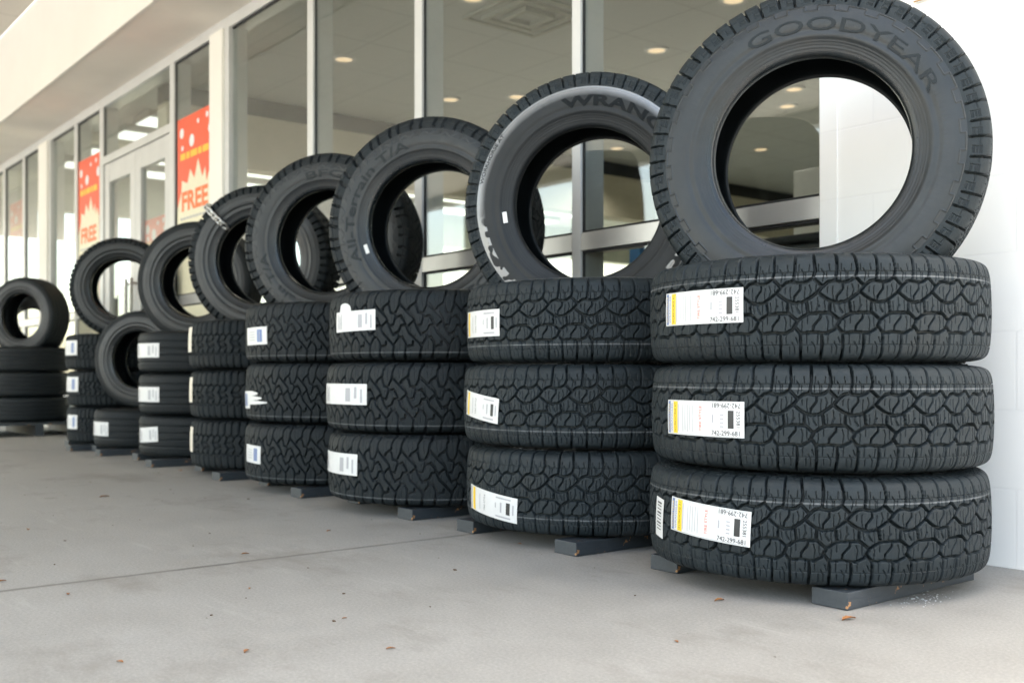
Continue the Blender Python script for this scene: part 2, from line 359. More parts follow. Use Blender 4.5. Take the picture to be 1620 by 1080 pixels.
# red and tan lined notice on the block wall, just above the front tires
sg = empty('wall_sign', (-1.1, FV, 1.5), 'white wall sign edged with thin red and tan lines above the front standing tire', 'sign')
def L(name, mb, m, par): o = mb.build(name, m, par); o.matrix_parent_inverse = Matrix.Translation(-Vector(par.location)); return o
L('board', MB().ub(.75, 1.50, FV - .012, FV - .001, 1.50, 2.1), M['block'], sg)
L('red_line', MB().ub(.76, 1.49, FV - .0135, FV - .0122, 1.512, 1.518), M['red'], sg)
L('tan_line', MB().ub(.75, 1.50, FV - .0135, FV - .0122, 1.500, 1.504), M['carton'], sg)

# ------------------------------------------------------------------ showroom inside
struct('showroom_floor', MB().box(-12.0, -1.0, 2.745, 13, -.16, .002), paint('showroom_floor_tile', (.50, .48, .43), .3, .05))
struct('showroom_ceiling', MB().box(-12.0, -1.0, FV + .21, 13, 2.75, 2.80), M['inttile'])
P('showroom_wall', MB().ub(.8, 24, 13.0, 13.2, 0, 5.0).ub(.8, 1.0, FV + .21, 13, 0, 5.0).ub(12.0, 12.2, FV + .13, 13.0, 2.29, 5.0).ub(12.0, 12.2, FV + .13, 13.0, 0, .25), M['intwall'])
for v0 in (2.75, 7.9, 12.9):
    P('end_wall_mullion', MB().ub(12.02, 12.14, v0, v0 + .09, .25, 2.29), M['frame'])
for u0 in (9.0, 9.65, 10.6, 11.4):
    e = empty('strip_light', (-u0, 6.5, 2.7495), 'long fluorescent strip light past the bulkhead, %s from it' % {9.0: 'first', 9.65: 'second', 10.6: 'third', 11.4: 'fourth'}[u0], 'light', 'strip lights past the bulkhead')
    MB().box(-.19, .19, -3.4, 3.4, -.06, 0).build('housing', M['frame'], e); MB().box(-.17, .17, -3.38, 3.38, -.066, -.0605).build('tube', M['tube'], e)
bk = empty('ceiling_bulkhead', (-7.9, 6, 2.2), 'cream bulkhead with a black strip for the shadow gap above it, hanging across the showroom ceiling', 'bulkhead')
L('face', MB().ub(7.9, 8.1, FV + .3, 12.9, 2.16, 2.60), M['cream'], bk)
L('shadow_band', MB().ub(7.93, 8.1, FV + .3, 12.9, 2.602, 2.745), M['black'], bk)  # black strip stands in for the shade in the gap above the face
bk2 = tag(MB().ub(9.95, 10.1, FV + .3, 12.9, 2.66, 2.745).build('ceiling_beam', M['cream']), 'far cream beam under the showroom ceiling beyond the bulkhead', 'beam')
lights = [(4.98, 3.70), (6.53, 3.70), (6.53, 5.30), (4.98, 5.30), (4.02, 4.95), (6.94, 4.93), (4.98, 6.88), (5.33, 7.27), (6.53, 8.47), (3.43, 6.9), (3.43, 8.47), (8.9, 4.3), (4.98, 9.6), (7.4, 7.3)]
wh = ['over the first window bay', 'over the third window bay', 'in the middle of the ceiling', 'beside the air vent', 'nearest the front standing tire', 'before the bulkhead', 'seen high through the front standing tire', 'just below another through the front standing tire', 'low inside the front standing tire', 'deep over the sofa', 'at the back over the sofa', 'beyond the bulkhead', 'at the very back', 'near the bulkhead at the back']
def disk(r, z0, z1, n=24, r0=0): 
    mb = MB()
    if r0 == 0: mb.prism([(r * math.cos(i * 2 * math.pi / n), r * math.sin(i * 2 * math.pi / n)) for i in range(n)], z0, z1)
    else:
        vs = []; fs = []
        for i in range(n):
            a = i * 2 * math.pi / n; c, s = math.cos(a), math.sin(a)
            vs += [(r0 * c, r0 * s, z0), (r * c, r * s, z0), (r * c, r * s, z1), (r0 * c, r0 * s, z1)]
            j = (i + 1) % n
            for k in range(4): fs.append((4 * i + k, 4 * i + (k + 1) % 4, 4 * j + (k + 1) % 4, 4 * j + k))
        mb.add(vs, fs)
    return mb
rimm = disk(.088, -.008, .0, r0=.061).mesh('trim_ring'); lampm = disk(.060, -.004, -.0008).mesh('lamp')
for (u, v), s in zip(lights, wh):
    e = empty('ceiling_light', (-u, v, 2.7495), 'round recessed ceiling light ' + s, 'light', 'recessed showroom ceiling lights')
    link('trim_ring', rimm, M['frame'], e); link('lamp', lampm, M['lamp'], e)
    sl = bpy.data.lights.new('downlight', 'SPOT'); sl.energy = 6; sl.spot_size = R_(130); sl.spot_blend = .6; sl.color = (1, .93, .80); sl.shadow_soft_size = .06
    so = bpy.data.objects.new('downlight', sl); C.objects.link(so); so.parent = e; so.location = (0, 0, -.02)
for u, v, s in ((5.0, 4.15, 'above the middle window mullions'), (8.9, 6.2, 'beyond the bulkhead'), (3.2, 5.6, 'above the sofa')):
    e = empty('ceiling_vent', (-u, v, 2.7495), 'square stepped air vent in the showroom ceiling ' + s, 'vent', 'showroom ceiling vents')
    for k, r in enumerate((.30, .21, .12)):
        mb = MB(); t_ = .03; z0 = -.012 - .010 * k
        mb.box(-r, r, -r, -r + t_, z0, -.0005); mb.box(-r, r, r - t_, r, z0, -.0005); mb.box(-r, -r + t_, -r + t_ + .0005, r - t_ - .0005, z0, -.0005); mb.box(r - t_, r, -r + t_ + .0005, r - t_ - .0005, z0, -.0005)
        mb.build('louver', M['intwall'], e)
# furniture in the showroom
def thing_boxes(name, label, cat, origin, parts, bevel=.01):
    e = empty(name, origin, label, cat)
    for pn, bxs, m in parts:
        mb = MB()
        for b in bxs: mb.ub(*b)
        o = mb.build(pn, m, e, bevel); o.matrix_parent_inverse = Matrix.Translation(-Vector(origin))
    return e
thing_boxes('sofa', 'long black vinyl sofa inside behind the window nearest the white wall', 'sofa', (-3.0, 6.4, 0), [
    ('seat', [(2.4, 4.3, 6.0, 6.7, .22, .46)], M['black']), ('backrest', [(2.4, 4.3, 5.78, 5.99, .22, .98)], M['black']),
    ('armrest', [(2.15, 2.39, 5.8, 6.7, .2, .66)], M['black']), ('armrest', [(4.31, 4.55, 5.8, 6.7, .2, .66)], M['black']),
    ('leg', [(2.3, 2.36, 5.9, 5.96, .002, .199)], M['steel']), ('leg', [(4.35, 4.41, 5.9, 5.96, .002, .199)], M['steel'])], .03)
thing_boxes('reception_desk', 'dark reception desk inside the window next to the white wall', 'desk', (-3.2, 4.4, 0), [
    ('front_panel', [(2.5, 4.0, 4.2, 4.26, .002, 1.12)], M['black']), ('side_panel', [(2.5, 2.56, 4.262, 4.9, .002, 1.12)], M['black']), ('desktop', [(2.46, 4.04, 4.16, 4.94, 1.122, 1.16)], M['gasket'])], .012)
thing_boxes('display_cabinet', 'tall pale cabinet standing in the showroom behind the sofa', 'cabinet', (-4.85, 7, 0), [
    ('carcass', [(4.7, 5.0, 6.9, 7.3, .06, 2.1)], M['frame']), ('plinth', [(4.72, 4.98, 6.93, 7.28, .002, .059)], M['black'])], .004)
thing_boxes('display_stand', 'blue and white display stand seen inside the second standing tire', 'display', (-4.9, 5.2, 0), [
    ('panel', [(4.85, 4.95, 5.0, 5.25, .1, 1.42)], M['bluepanel']), ('side_panel', [(4.85, 4.95, 5.252, 5.75, .1, 1.75)], M['intwall']), ('base', [(4.75, 5.05, 5.0, 5.8, .002, .098)], M['steel'])], .003)
thing_boxes('service_counter', 'white service counter with a dark top inside the showroom', 'counter', (-7.2, 6.5, 0), [
    ('front_panel', [(6.2, 8.2, 6.2, 6.8, .002, .98)], M['cream']), ('countertop', [(6.15, 8.25, 6.15, 6.85, .982, 1.02)], M['black'])], .003)
thing_boxes('cardboard_box', 'brown cardboard box on the low side table in the showroom', 'box', (-4.3, 5.2, .5), [
    ('carton', [(4.2, 4.42, 5.0, 5.25, .603, .83)], M['carton']), ('flap', [(4.19, 4.43, 4.99, 5.10, .832, .836)], M['carton'])], .002)
thing_boxes('side_table', 'low side table carrying a brown cardboard box in the showroom', 'table', (-4.3, 5.2, 0), [
    ('tabletop', [(4.0, 4.7, 4.9, 5.5, .57, .60)], M['steel']), ('leg', [(4.02, 4.06, 4.92, 4.96, .002, .569)], M['steel']), ('leg', [(4.64, 4.68, 4.92, 4.96, .002, .569)], M['steel']),
    ('leg', [(4.02, 4.06, 5.44, 5.48, .002, .569)], M['steel']), ('leg', [(4.64, 4.68, 5.44, 5.48, .002, .569)], M['steel'])], .002)
st = thing_boxes('sign_stand', 'dark grey sign stand with a pale triangle behind the window over the fifth stack', 'sign', (-6.6, 3.6, 0), [
    ('board', [(6.3, 6.9, 3.60, 3.64, 1.1, 1.95)], M['gasket']), ('post', [(6.58, 6.62, 3.6, 3.64, .03, 1.099)], M['steel']), ('base', [(6.4, 6.8, 3.45, 3.8, .002, .029)], M['steel'])], .002)
tri = MB().prism([(-.16, .0), (.16, .0), (.06, .2), (-.2, .2)], 0, .003, Matrix.Translation((-6.55, 3.596, 1.6)) @ Matrix.Rotation(R_(90), 4, 'X'))
L('triangle_mark', tri, M['postwhite'], st)

# ------------------------------------------------------------------ text
_tc = {}
def text_geo(s, size=1., bold=0., extrude=0., align='LEFT'):
    key = (s, size, bold, extrude, align)
    if key not in _tc:
        cu = bpy.data.curves.new('txt', 'FONT'); cu.body = s; cu.size = size; cu.offset = bold; cu.extrude = extrude; cu.resolution_u = 3; cu.align_x = align; cu.align_y = 'CENTER'
        o = bpy.data.objects.new('txt', cu); C.objects.link(o); bpy.context.view_layer.update()
        me = o.evaluated_get(bpy.context.evaluated_depsgraph_get()).to_mesh()
        vs = [tuple(v.co) for v in me.vertices]; fs = [tuple(p.vertices) for p in me.polygons]
        o.evaluated_get(bpy.context.evaluated_depsgraph_get()).to_mesh_clear(); bpy.data.objects.remove(o); bpy.data.curves.remove(cu)
        _tc[key] = (vs, fs)
    return _tc[key]

# ------------------------------------------------------------------ posters behind the glass
def poster(uc, wdt, z0, z1, label, z_free=1.64, y=.03):
    """uc is the centre along the front; seen from outside +x is to the right"""
    e = empty('window_poster', (-uc, FV + y, z0), label, 'poster', 'red sale posters in the shop windows')
    H_ = z1 - z0; w2 = wdt / 2
    front = lambda y: -.001 * y
    MBx = lambda: MB()
    a = MB().box(-w2, w2, 0, .002, 0, H_); a.build('sheet', M['postred'], e)
    def flatpoly(name, pts, m, d):
        b = MB(); n_ = len(pts); b.add([(p[0], -d, p[1]) for p in pts] + [(p[0], -d + .0006, p[1]) for p in pts], [tuple(range(n_)), tuple(range(n_, 2 * n_))[::-1]] + [(i, n_ + i, n_ + (i + 1) % n_, (i + 1) % n_) for i in range(n_)])
        return b.build(name, m, e)
    top = H_ * .725
    sp = [(-w2 + .001, .001), (w2 - .001, .001), (w2 - .001, top - .10)]
    spikes = [(.90, -.02), (.84, -.08), (.80, .02), (.72, -.04), (.60, .09), (.50, -.03), (.38, .04), (.30, -.05), (.14, -.02), (.12, -.10)]
    sp += [(-w2 + wdt * x, top + y) for x, y in spikes] + [(-w2 + .001, top - .2)]
    flatpoly('starburst', sp, M['postcream'], .0012)
    b = MB()
    for fx, fz, r in ((.13, .93, .035), (.42, .88, .042), (.95, .90, .04), (.60, .955, .017), (.85, .965, .02), (.15, .86, .018)):
        n_ = 16; pts = [(max(-w2 + .002, min(w2 - .002, -w2 + wdt * fx + r * math.cos(k * 2 * math.pi / n_))), H_ * fz + r * math.sin(k * 2 * math.pi / n_)) for k in range(n_)]
        MB().add([(p[0], -.001, p[1]) for p in pts] + [(p[0], -.0004, p[1]) for p in pts], [tuple(range(n_)), tuple(range(n_, 2 * n_))[::-1]] + [(i, n_ + i, n_ + (i + 1) % n_, (i + 1) % n_) for i in range(n_)]).build('dot', M['postwhite'], e)
    def txt(name, s, size, x, z, m, bold=.0, al='CENTER'):
        vs, fs = text_geo(s, size, bold, .0004, al); kx = wdt * .74 / (max(p[0] for p in vs) - min(p[0] for p in vs))
        b = MB().add([(p[0] * kx + x, -.0022 - p[2], p[1] + z) for p in vs], fs); return b.build(name, m, e)
    txt('lettering', 'FREE', .175, 0, z_free - z0, M['posttext'], .006)
    b = MB()
    for k in range(9):       # illegible small print
        x = -w2 * .8 + k * wdt * .8 / 9; b.box(x, x + wdt * .065, -.0022, -.0014, z_free - z0 - .115, z_free - z0 - .1)
    b.build('small_print', M['pale'], e)
    b = MB()
    for k, (x0, x1) in enumerate(((.10, .24), (.27, .36), (.39, .58), (.61, .70), (.73, .90))): b.box(-w2 + wdt * x0, -w2 + wdt * x1, -.0022, -.0014, H_ * .805, H_ * .835)
    b.build('yellow_line', M['postyel'], e)
    return e
poster(6.62, .60, .75, 2.215, 'red and cream FREE poster in the window to the right of the double door', y=.0125)
poster(8.90, .56, .75, 2.29, 'red poster in the narrow window to the left of the double door', y=.0125)
poster(11.33, .62, .75, 2.24, 'red poster in the window farthest along the shop front')
poster(7.43, .45, .60, 1.62, 'low red poster on the glass of the nearer door leaf', z_free=1.2, y=.045)

# ------------------------------------------------------------------ tires
R0, HW = .4, .1165
half = np.array([(0, .4), (.04, .3992), (.072, .397), (.091, .3935), (.101, .388), (.1065, .379), (.1095, .367), (.1115, .352), (.1145, .338), (.1165, .322), (.1163, .302), (.1135, .282), (.1085, .266), (.1045, .255), (.1015, .2465), (.1, .2405), (.0975, .2355), (.0935, .2318), (.089, .2298), (.083, .2288), (.0775, .2285)])
def chaikin(p, n=2):
    for _ in range(n):
        q = [p[0]]
        for a, b in zip(p[:-1], p[1:]): q += [a * .75 + b * .25, a * .25 + b * .75]
        p = np.array(q + [p[-1]])
    return p
hp = chaikin(half, 2); arc = np.concatenate([[0], np.cumsum(np.hypot(*np.diff(hp, axis=0).T))])
def prof(s):
    """s signed arclength from the crown -> (z, r), normal (nz, nr)"""
    a = np.abs(s); sg_ = np.where(s < 0, -1, 1)
    z = np.interp(a, arc, hp[:, 0]); r = np.interp(a, arc, hp[:, 1]); e = .0008
    dz = np.interp(a + e, arc, hp[:, 0]) - np.interp(np.maximum(a - e, 0), arc, hp[:, 0]); dr = np.interp(a + e, arc, hp[:, 1]) - np.interp(np.maximum(a - e, 0), arc, hp[:, 1])
    L_ = np.hypot(dz, dr) + 1e-12
    return sg_ * z, r, sg_ * (-dr / L_), dz / L_
def crown_r(z): return np.interp(np.abs(z), hp[:, 0][:40], hp[:, 1][:40])
TA = .110; TEND = .146
def field(tile_m, ns, nt, lines, tmax=TEND / TA):
    """distance to the nearest groove for one pitch tile; lines: (half width m, depth m, [(s in tiles, t)...])"""
    s = (np.arange(ns) / ns) * tile_m; t = np.linspace(-tmax, tmax, nt) * TA
    S, T = np.meshgrid(s, t, indexing='ij'); H_ = np.zeros_like(S)
    for hw, dep, pts in lines:
        D = np.full_like(S, 1.)
        for (x0, y0), (x1, y1) in zip(pts[:-1], pts[1:]):
            for sh in (-2, -1, 0, 1, 2):
                ax, ay, bx_, by_ = (x0 + sh) * tile_m, y0 * TA, (x1 + sh) * tile_m, y1 * TA
                dx, dy = bx_ - ax, by_ - ay; q = np.clip(((S - ax) * dx + (T - ay) * dy) / (dx * dx + dy * dy + 1e-12), 0, 1)
                D = np.minimum(D, np.hypot(S - ax - q * dx, T - ay - q * dy))
        k = np.clip((D - hw) / .0005, 0, 1); k = k * k * (3 - 2 * k)
        H_ = np.minimum(H_, -dep * (1 - k))
    return H_
def A_(p): return [((x - 190) / 375, (520 - y) / 470) for x, y in p]
W_, G_, S_, X_ = .0020, .0029, .0006, .0009
linesA = [(G_, .016, A_(p)) for p in (
    [(180, 300), (215, 308), (265, 310), (310, 298), (358, 265), (375, 285), (440, 345), (490, 305), (555, 292)],
    [(25, 395), (60, 425), (115, 462), (185, 488), (270, 478), (340, 435), (400, 392), (440, 345)],
    [(125, 570), (170, 605), (215, 642), (260, 612), (315, 583), (400, 576), (500, 578)],
    [(215, 642), (190, 690), (240, 755), (355, 746), (475, 755), (545, 722), (590, 655)],
    [(300, 482), (312, 580)], [(505, 490), (500, 578)])]
linesA += [(W_, .012, A_(p)) for p in ([(245, 320), (242, 370), (190, 430), (185, 485)], [(425, 585), (420, 625), (360, 690), (355, 745)])]
linesA += [(G_, .016, A_(p)) for p in ([(185, -90), (192, 60), (196, 180), (180, 290)], [(352, -60), (362, 60), (378, 200), (360, 262)],
    [(240, 755), (246, 860), (238, 1000), (236, 1120)], [(432, 755), (436, 870), (420, 1000), (424, 1090)])]
linesA += [(W_ * .8, .004, A_(p)) for p in ([(210, 500), (213, 540), (240, 575)], [(385, 575), (392, 530), (408, 515)])]
linesA += [(.0014, .0022, [(.03, 1.13), (.22, 1.13)]), (.0014, .0022, [(.30, 1.08), (.46, 1.08)]), (.0014, .0022, [(.55, 1.14), (.72, 1.14)]), (.0014, .0022, [(.80, 1.09), (.97, 1.09)]), (.0012, .002, [(.22, 1.08), (.22, 1.22)]), (.0012, .002, [(.72, 1.08), (.72, 1.22)]),
    (.0014, .0022, [(.03, -1.13), (.22, -1.13)]), (.0014, .0022, [(.55, -1.14), (.72, -1.14)]), (.0012, .002, [(.3, -1.08), (.3, -1.22)])]
linesA += [(.0008, .0022, [(a_, sg_ * t_), (a_ + .2, sg_ * t_)]) for a_ in (.04, .54) for t_ in (1.055, 1.09, 1.20, 1.235) for sg_ in (1, -1)]
linesA += [(S_, .0045, A_(p)) for p in ([(0, 215), (375, 215)], [(0, 857), (375, 857)],
    [(255, 190), (275, 235), (270, 300)], [(430, 190), (455, 230), (440, 300)], [(232, 150), (230, 205)], [(325, 150), (322, 205)], [(405, 150), (406, 205)], [(500, 150), (505, 205)],
    [(290, 225), (292, 300)], [(225, 225), (222, 295)], [(480, 225), (478, 270)],
    [(300, 770), (298, 845)], [(345, 830), (375, 880), (372, 940)], [(400, 770), (392, 850)], [(490, 770), (485, 845)], [(540, 830), (565, 880), (560, 950)], [(575, 790), (595, 840)], [(310, 870), (308, 930)], [(520, 870), (520, 940)],
    [(155, 345), (150, 400), (160, 460)], [(325, 330), (340, 380), (325, 425)], [(285, 350), (280, 470)], [(110, 350), (105, 400)], [(385, 330), (380, 380)],
    [(250, 620), (262, 660), (255, 735)], [(310, 600), (308, 670)], [(475, 610), (490, 660), (480, 745)], [(525, 610), (530, 700)],
    [(160, 500), (175, 570)], [(260, 495), (262, 600)], [(340, 480), (345, 560)], [(455, 470), (462, 560)], [(395, 445), (398, 510)])]
def B_(p): return [((x - 950) / 360, (490 - y) / 410) for x, y in p]
linesB = [(.0031, .016, B_(p)) for p in (
    [(1010, -60), (995, 60), (945, 165), (940, 250), (968, 350), (1030, 358), (1075, 270), (1088, 170), (1125, 90), (1160, -10)],
    [(1088, 240), (1130, 285), (1190, 340), (1270, 412), (1300, 500), (1340, 580), (1375, 612), (1422, 585)],
    [(1030, 358), (1032, 415), (1105, 386), (1150, 450), (1180, 520), (1210, 590), (1270, 640), (1345, 715), (1370, 750)],
    [(1190, 340), (1212, 290), (1285, 240), (1300, 262)],
    [(1062, 580), (1080, 640), (1020, 720), (1008, 760), (985, 860), (960, 1040)],
    [(1080, 640), (1125, 640), (1168, 705), (1168, 760), (1150, 860), (1130, 1090)], [(1168, 760), (1210, 745), (1260, 735), (1262, 690)],
    [(1000, 612), (1062, 580)], [(950, 500), (1002, 500), (1032, 415)], [(1180, 500), (1112, 500), (1085, 565), (1062, 580)], [(1192, 550), (1215, 500), (1262, 462)], [(865, 275), (858, 340), (905, 405)])]
linesB += [(S_, .0024, B_(p)) for p in ([(1020, 120), (1015, 200), (1030, 290)], [(1180, 90), (1170, 170), (1190, 250)], [(1240, 110), (1230, 230)], [(990, 400), (985, 470)], [(1100, 410), (1095, 480)], [(1240, 520), (1235, 600)],
    [(1130, 560), (1135, 640)], [(1100, 680), (1095, 780)], [(1230, 780), (1225, 860)], [(1060, 780), (1055, 860)], [(1040, 620), (1035, 690)], [(1150, 350), (1160, 430)], [(1300, 600), (1290, 680)])]
linesB += [(.0055, .014, B_(p)) for p in ([(975, 92), (988, 40), (1000, -60)], [(1118, 92), (1135, 40), (1150, -60)], [(985, 870), (975, 950), (960, 1060)], [(1150, 870), (1140, 950), (1130, 1060)])]
linesB += [(.0016, .004, B_(p)) for p in ([(1010, 48), (1105, 48)], [(1165, 40), (1300, 40)], [(1000, 935), (1120, 935)], [(1160, 945), (1310, 945)])]
linesC = [(.0042, .014, p) for p in ([(0, 1.3), (.02, .45), (.25, .33), (.5, .45), (.5, 1.2)], [(.5, .45), (.75, .33), (1, .45)], [(.25, .33), (.05, .1), (.30, -.12), (.12, -.35)], [(.75, .33), (.55, .1), (.8, -.12), (.62, -.35)],
    [(.05, .1), (.55, .1)], [(.30, -.12), (.8, -.12)], [(0, -.42), (.25, -.35), (.5, -.42), (.75, -.35), (1, -.42)], [(.25, -.35), (.25, -1.2)], [(.75, -.35), (.75, -1.3)])]
linesC += [(.0065, .015, p) for p in ([(.0, .98), (.0, 1.25)], [(.5, .98), (.5, 1.2)], [(.25, -.98), (.25, -1.2)], [(.75, -.98), (.75, -1.25)])]
linesC += [(.0009, .003, p) for p in ([(.12, .55), (.12, .9)], [(.38, .55), (.36, .9)], [(.62, .55), (.62, .9)], [(.88, .55), (.88, .9)], [(.38, -.5), (.36, -.95)], [(.62, -.5), (.6, -.95)])]
linesD = [(.0040, .008, [(-.5, y), (1.5, y)]) for y in (.52, .17, -.17, -.52)]
linesD += [(.0010, .003, p) for p in ([(.1, .58), (.35, 1.15)], [(.6, .58), (.85, 1.15)], [(.1, -.58), (.3, -1.15)], [(.6, -.58), (.8, -1.15)], [(.2, .24), (.35, .45)], [(.7, .24), (.85, .45)], [(.1, -.12), (.3, .12)], [(.6, -.12), (.8, .12)], [(.2, -.45), (.35, -.24)], [(.7, -.45), (.85, -.24)])]
def tread_mesh(name, ntile, ns, nt_, lines):
    tile_m = 2 * math.pi * R0 / ntile; h = field(tile_m, ns, nt_, lines)
    Hh = np.tile(h, (ntile, 1)); nu = ntile * ns
    th = np.arange(nu) / nu * 2 * np.pi; th = th + .012 * np.sin(3 * th) + .008 * np.sin(7 * th + 1)     # pitch lengths vary a little round the tire
    s = np.linspace(-TEND, TEND, nt_); z, r, nz, nr = prof(s)
    fade = np.clip((TEND - np.abs(s)) / .012, 0, 1); Hh = Hh * fade[None] + .0012 * np.clip(fade * 1.6, 0, 1)[None]
    rr = r[None] + Hh * nr[None]; zz = z[None] + Hh * nz[None]
    V = np.stack([rr * np.cos(th)[:, None], rr * np.sin(th)[:, None], zz], -1)
    return grid_mesh(name, V, attr=np.clip(-Hh / .004, 0, 1))
def side_mesh(name, nth, nr_, kind):
    q_ = np.linspace(0, 1, nr_); s = TEND + (arc[-1] - TEND) * (q_ ** 1.6); z, r, nz, nr = prof(s)
    th = np.arange(nth) / nth * 2 * np.pi; TH, RR = np.meshgrid(th, r, indexing='ij'); h = np.zeros_like(TH)
    def ring(r0, w_, a): return a * np.exp(-((RR - r0) / w_) ** 2)
    h += ring(.274, .007, .0024) - ring(.288, .006, .0012) + ring(.3455, .0018, .0005) + ring(.262, .0012, .0009) + ring(.256, .001, .0006) + ring(.2485, .0016, .0008)
    if kind == 'A':
        ph = (TH / (2 * np.pi) * 30) % 1; inn = ((ph > .18) & (ph < .62)); tgt = np.where(inn, .3315, .3435)
        h += .0017 * np.exp(-((RR - tgt) / .0014) ** 2)
        dx = np.minimum(np.abs(ph - .18), np.abs(ph - .62)) * (2 * np.pi * .337 / 30)
        h += .0017 * np.exp(-(dx / .0014) ** 2) * ((RR > .3315) & (RR < .3435))
    if kind == 'B':
        ph = (TH / (2 * np.pi) * 26) % 1; h += .0012 * np.clip(np.minimum(ph, 1 - ph) * 12 - 1.2, 0, 1) * np.clip((RR - .328 - .006 * np.sin(2 * np.pi * ph * 2)) / .002, 0, 1)
        h += ring(.292, .001, .0004) + ring(.322, .001, .0005)
    if kind == 'G': h += ring(.325, .0012, .0004) + ring(.285, .0012, .0005)
    if kind == 'D': h += ring(.30, .006, .0025) + ring(.272, .001, .0005) + ring(.328, .0012, .0006)
    h += .00012 * np.sin(TH * 180) * np.exp(-((RR - .30) / .012) ** 2)
    rr = RR + h * nr[None]; zz = z[None] + h * nz[None]
    return grid_mesh(name, np.stack([rr * np.cos(TH), rr * np.sin(TH), zz], -1))
TW = {'A': tread_mesh('tread', 30, 84, 240, linesA), 'B': tread_mesh('tread', 27, 70, 180, linesB), 'C': tread_mesh('tread', 30, 36, 110, linesC), 'D': tread_mesh('tread', 48, 14, 90, linesD)}
SW = {k: side_mesh('sidewall', n_, 100, k) for k, n_ in (('A', 1200), ('B', 900), ('G', 400), ('D', 240))}
lin = chaikin(np.array([(.0775, .2285), (.0735, .2295), (.073, .236), (.078, .246), (.088, .262), (.1, .29), (.104, .32), (.1, .352), (.09, .372), (.06, .382), (0, .385)]), 2)
lin = np.concatenate([lin, (lin * [-1, 1])[::-1][1:]]); th = np.arange(160) / 160 * 2 * np.pi
LIN = grid_mesh('inner_liner', np.stack([lin[None, :, 1] * np.cos(th)[:, None], lin[None, :, 1] * np.sin(th)[:, None], np.repeat(lin[None, :, 0], 160, 0)], -1))
LIN.flip_normals()
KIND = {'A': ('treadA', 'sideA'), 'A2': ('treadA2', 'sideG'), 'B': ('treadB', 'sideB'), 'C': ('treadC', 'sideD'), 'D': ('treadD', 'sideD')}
_mc = {}
for me in list(TW.values()) + list(SW.values()) + [LIN]: me.materials.append(M['liner'])
def tire(kind, Rr, P_, mat, label, group, side=None, fmt='tire'):
    e = empty(fmt, (0, 0, 0), label, 'tire', group); e.matrix_world = mat @ Matrix.Diagonal((Rr / R0, Rr / R0, P_ / (2 * HW), 1))
    tm, sm = KIND[kind]; sm = side or sm; k = kind[0]; sk = {'sideA': 'A', 'sideG': 'G', 'sideB': 'B', 'sideD': 'D'}[sm]
    def ln(nm, me, m):
        o = bpy.data.objects.new(nm, me); C.objects.link(o); o.parent = e; o.material_slots[0].link = 'OBJECT'; o.material_slots[0].material = M[m]; return o
    ln('tread', TW[k], tm); ln('sidewall', SW[sk], sm); b = ln('sidewall', SW[sk], sm); b.rotation_euler = (math.pi, 0, 0); ln('inner_liner', LIN, 'liner')
    return e
def letters(e, s, size, rad, ang, spacing=1., bold=.004, mat='letter', name='sidewall_lettering', h=.0014, end=None):
    """raised letters round the +z sidewall, starting at angle ang (deg, anticlockwise from the right), reading clockwise; end = last angle"""
    vs, fs = text_geo(s, size, bold * size / .05, h, 'LEFT')
    x1 = max(p[0] for p in vs); k = (R_(ang - end) * rad / x1) if end is not None else spacing
    out_ = []
    for x, y, z in vs:
        r = rad + y; a = R_(ang) - x * k / rad; zz = float(np.interp(-r, -hp[:, 1][18:], hp[:, 0][18:]))
        out_.append((r * math.cos(a), r * math.sin(a), zz + z * .5 + h * .3))
    o = MB().add(out_, fs).build(name, M[mat], e)
    return o

# ---------- stickers
def wrap(e_R, a_c, z_c, tilt, pts, lift):
    """flat label coordinates (x right, y up, metres, z outwards) -> points on the tread of a lying tire, in tire space"""
    ct, st_ = math.cos(tilt), math.sin(tilt); out_ = []
    for x, y, z in pts:
        xx = x * ct - y * st_; yy = x * st_ + y * ct; zz = z_c + yy; r = float(crown_r(zz)) + lift + z; a = a_c + xx / R0
        out_.append((r * math.cos(a), r * math.sin(a), zz))
    return out_
def strip(cols_, th_=.0005):
    """column outline [(x, y0, y1)...] -> verts, faces of a thin sheet subdivided across"""
    vs = []; fs = []; ny = 5; n_ = len(cols_)
    for zz in (0, th_):
        for x, y0, y1 in cols_:
            for j in range(ny): vs.append((x, y0 + (y1 - y0) * j / (ny - 1), zz))
    for i in range(n_ - 1):
        for j in range(ny - 1):
            a = i * ny + j; b = a + ny; fs.append((a, b, b + 1, a + 1)); o = n_ * ny; fs.append((o + a, o + a + 1, o + b + 1, o + b))
    return vs, fs
def rect(x0, x1, y0, y1, n_=None):
    n_ = n_ or max(2, int((x1 - x0) / .008) + 1); return [(x0 + (x1 - x0) * i / (n_ - 1), y0, y1) for i in range(n_)]
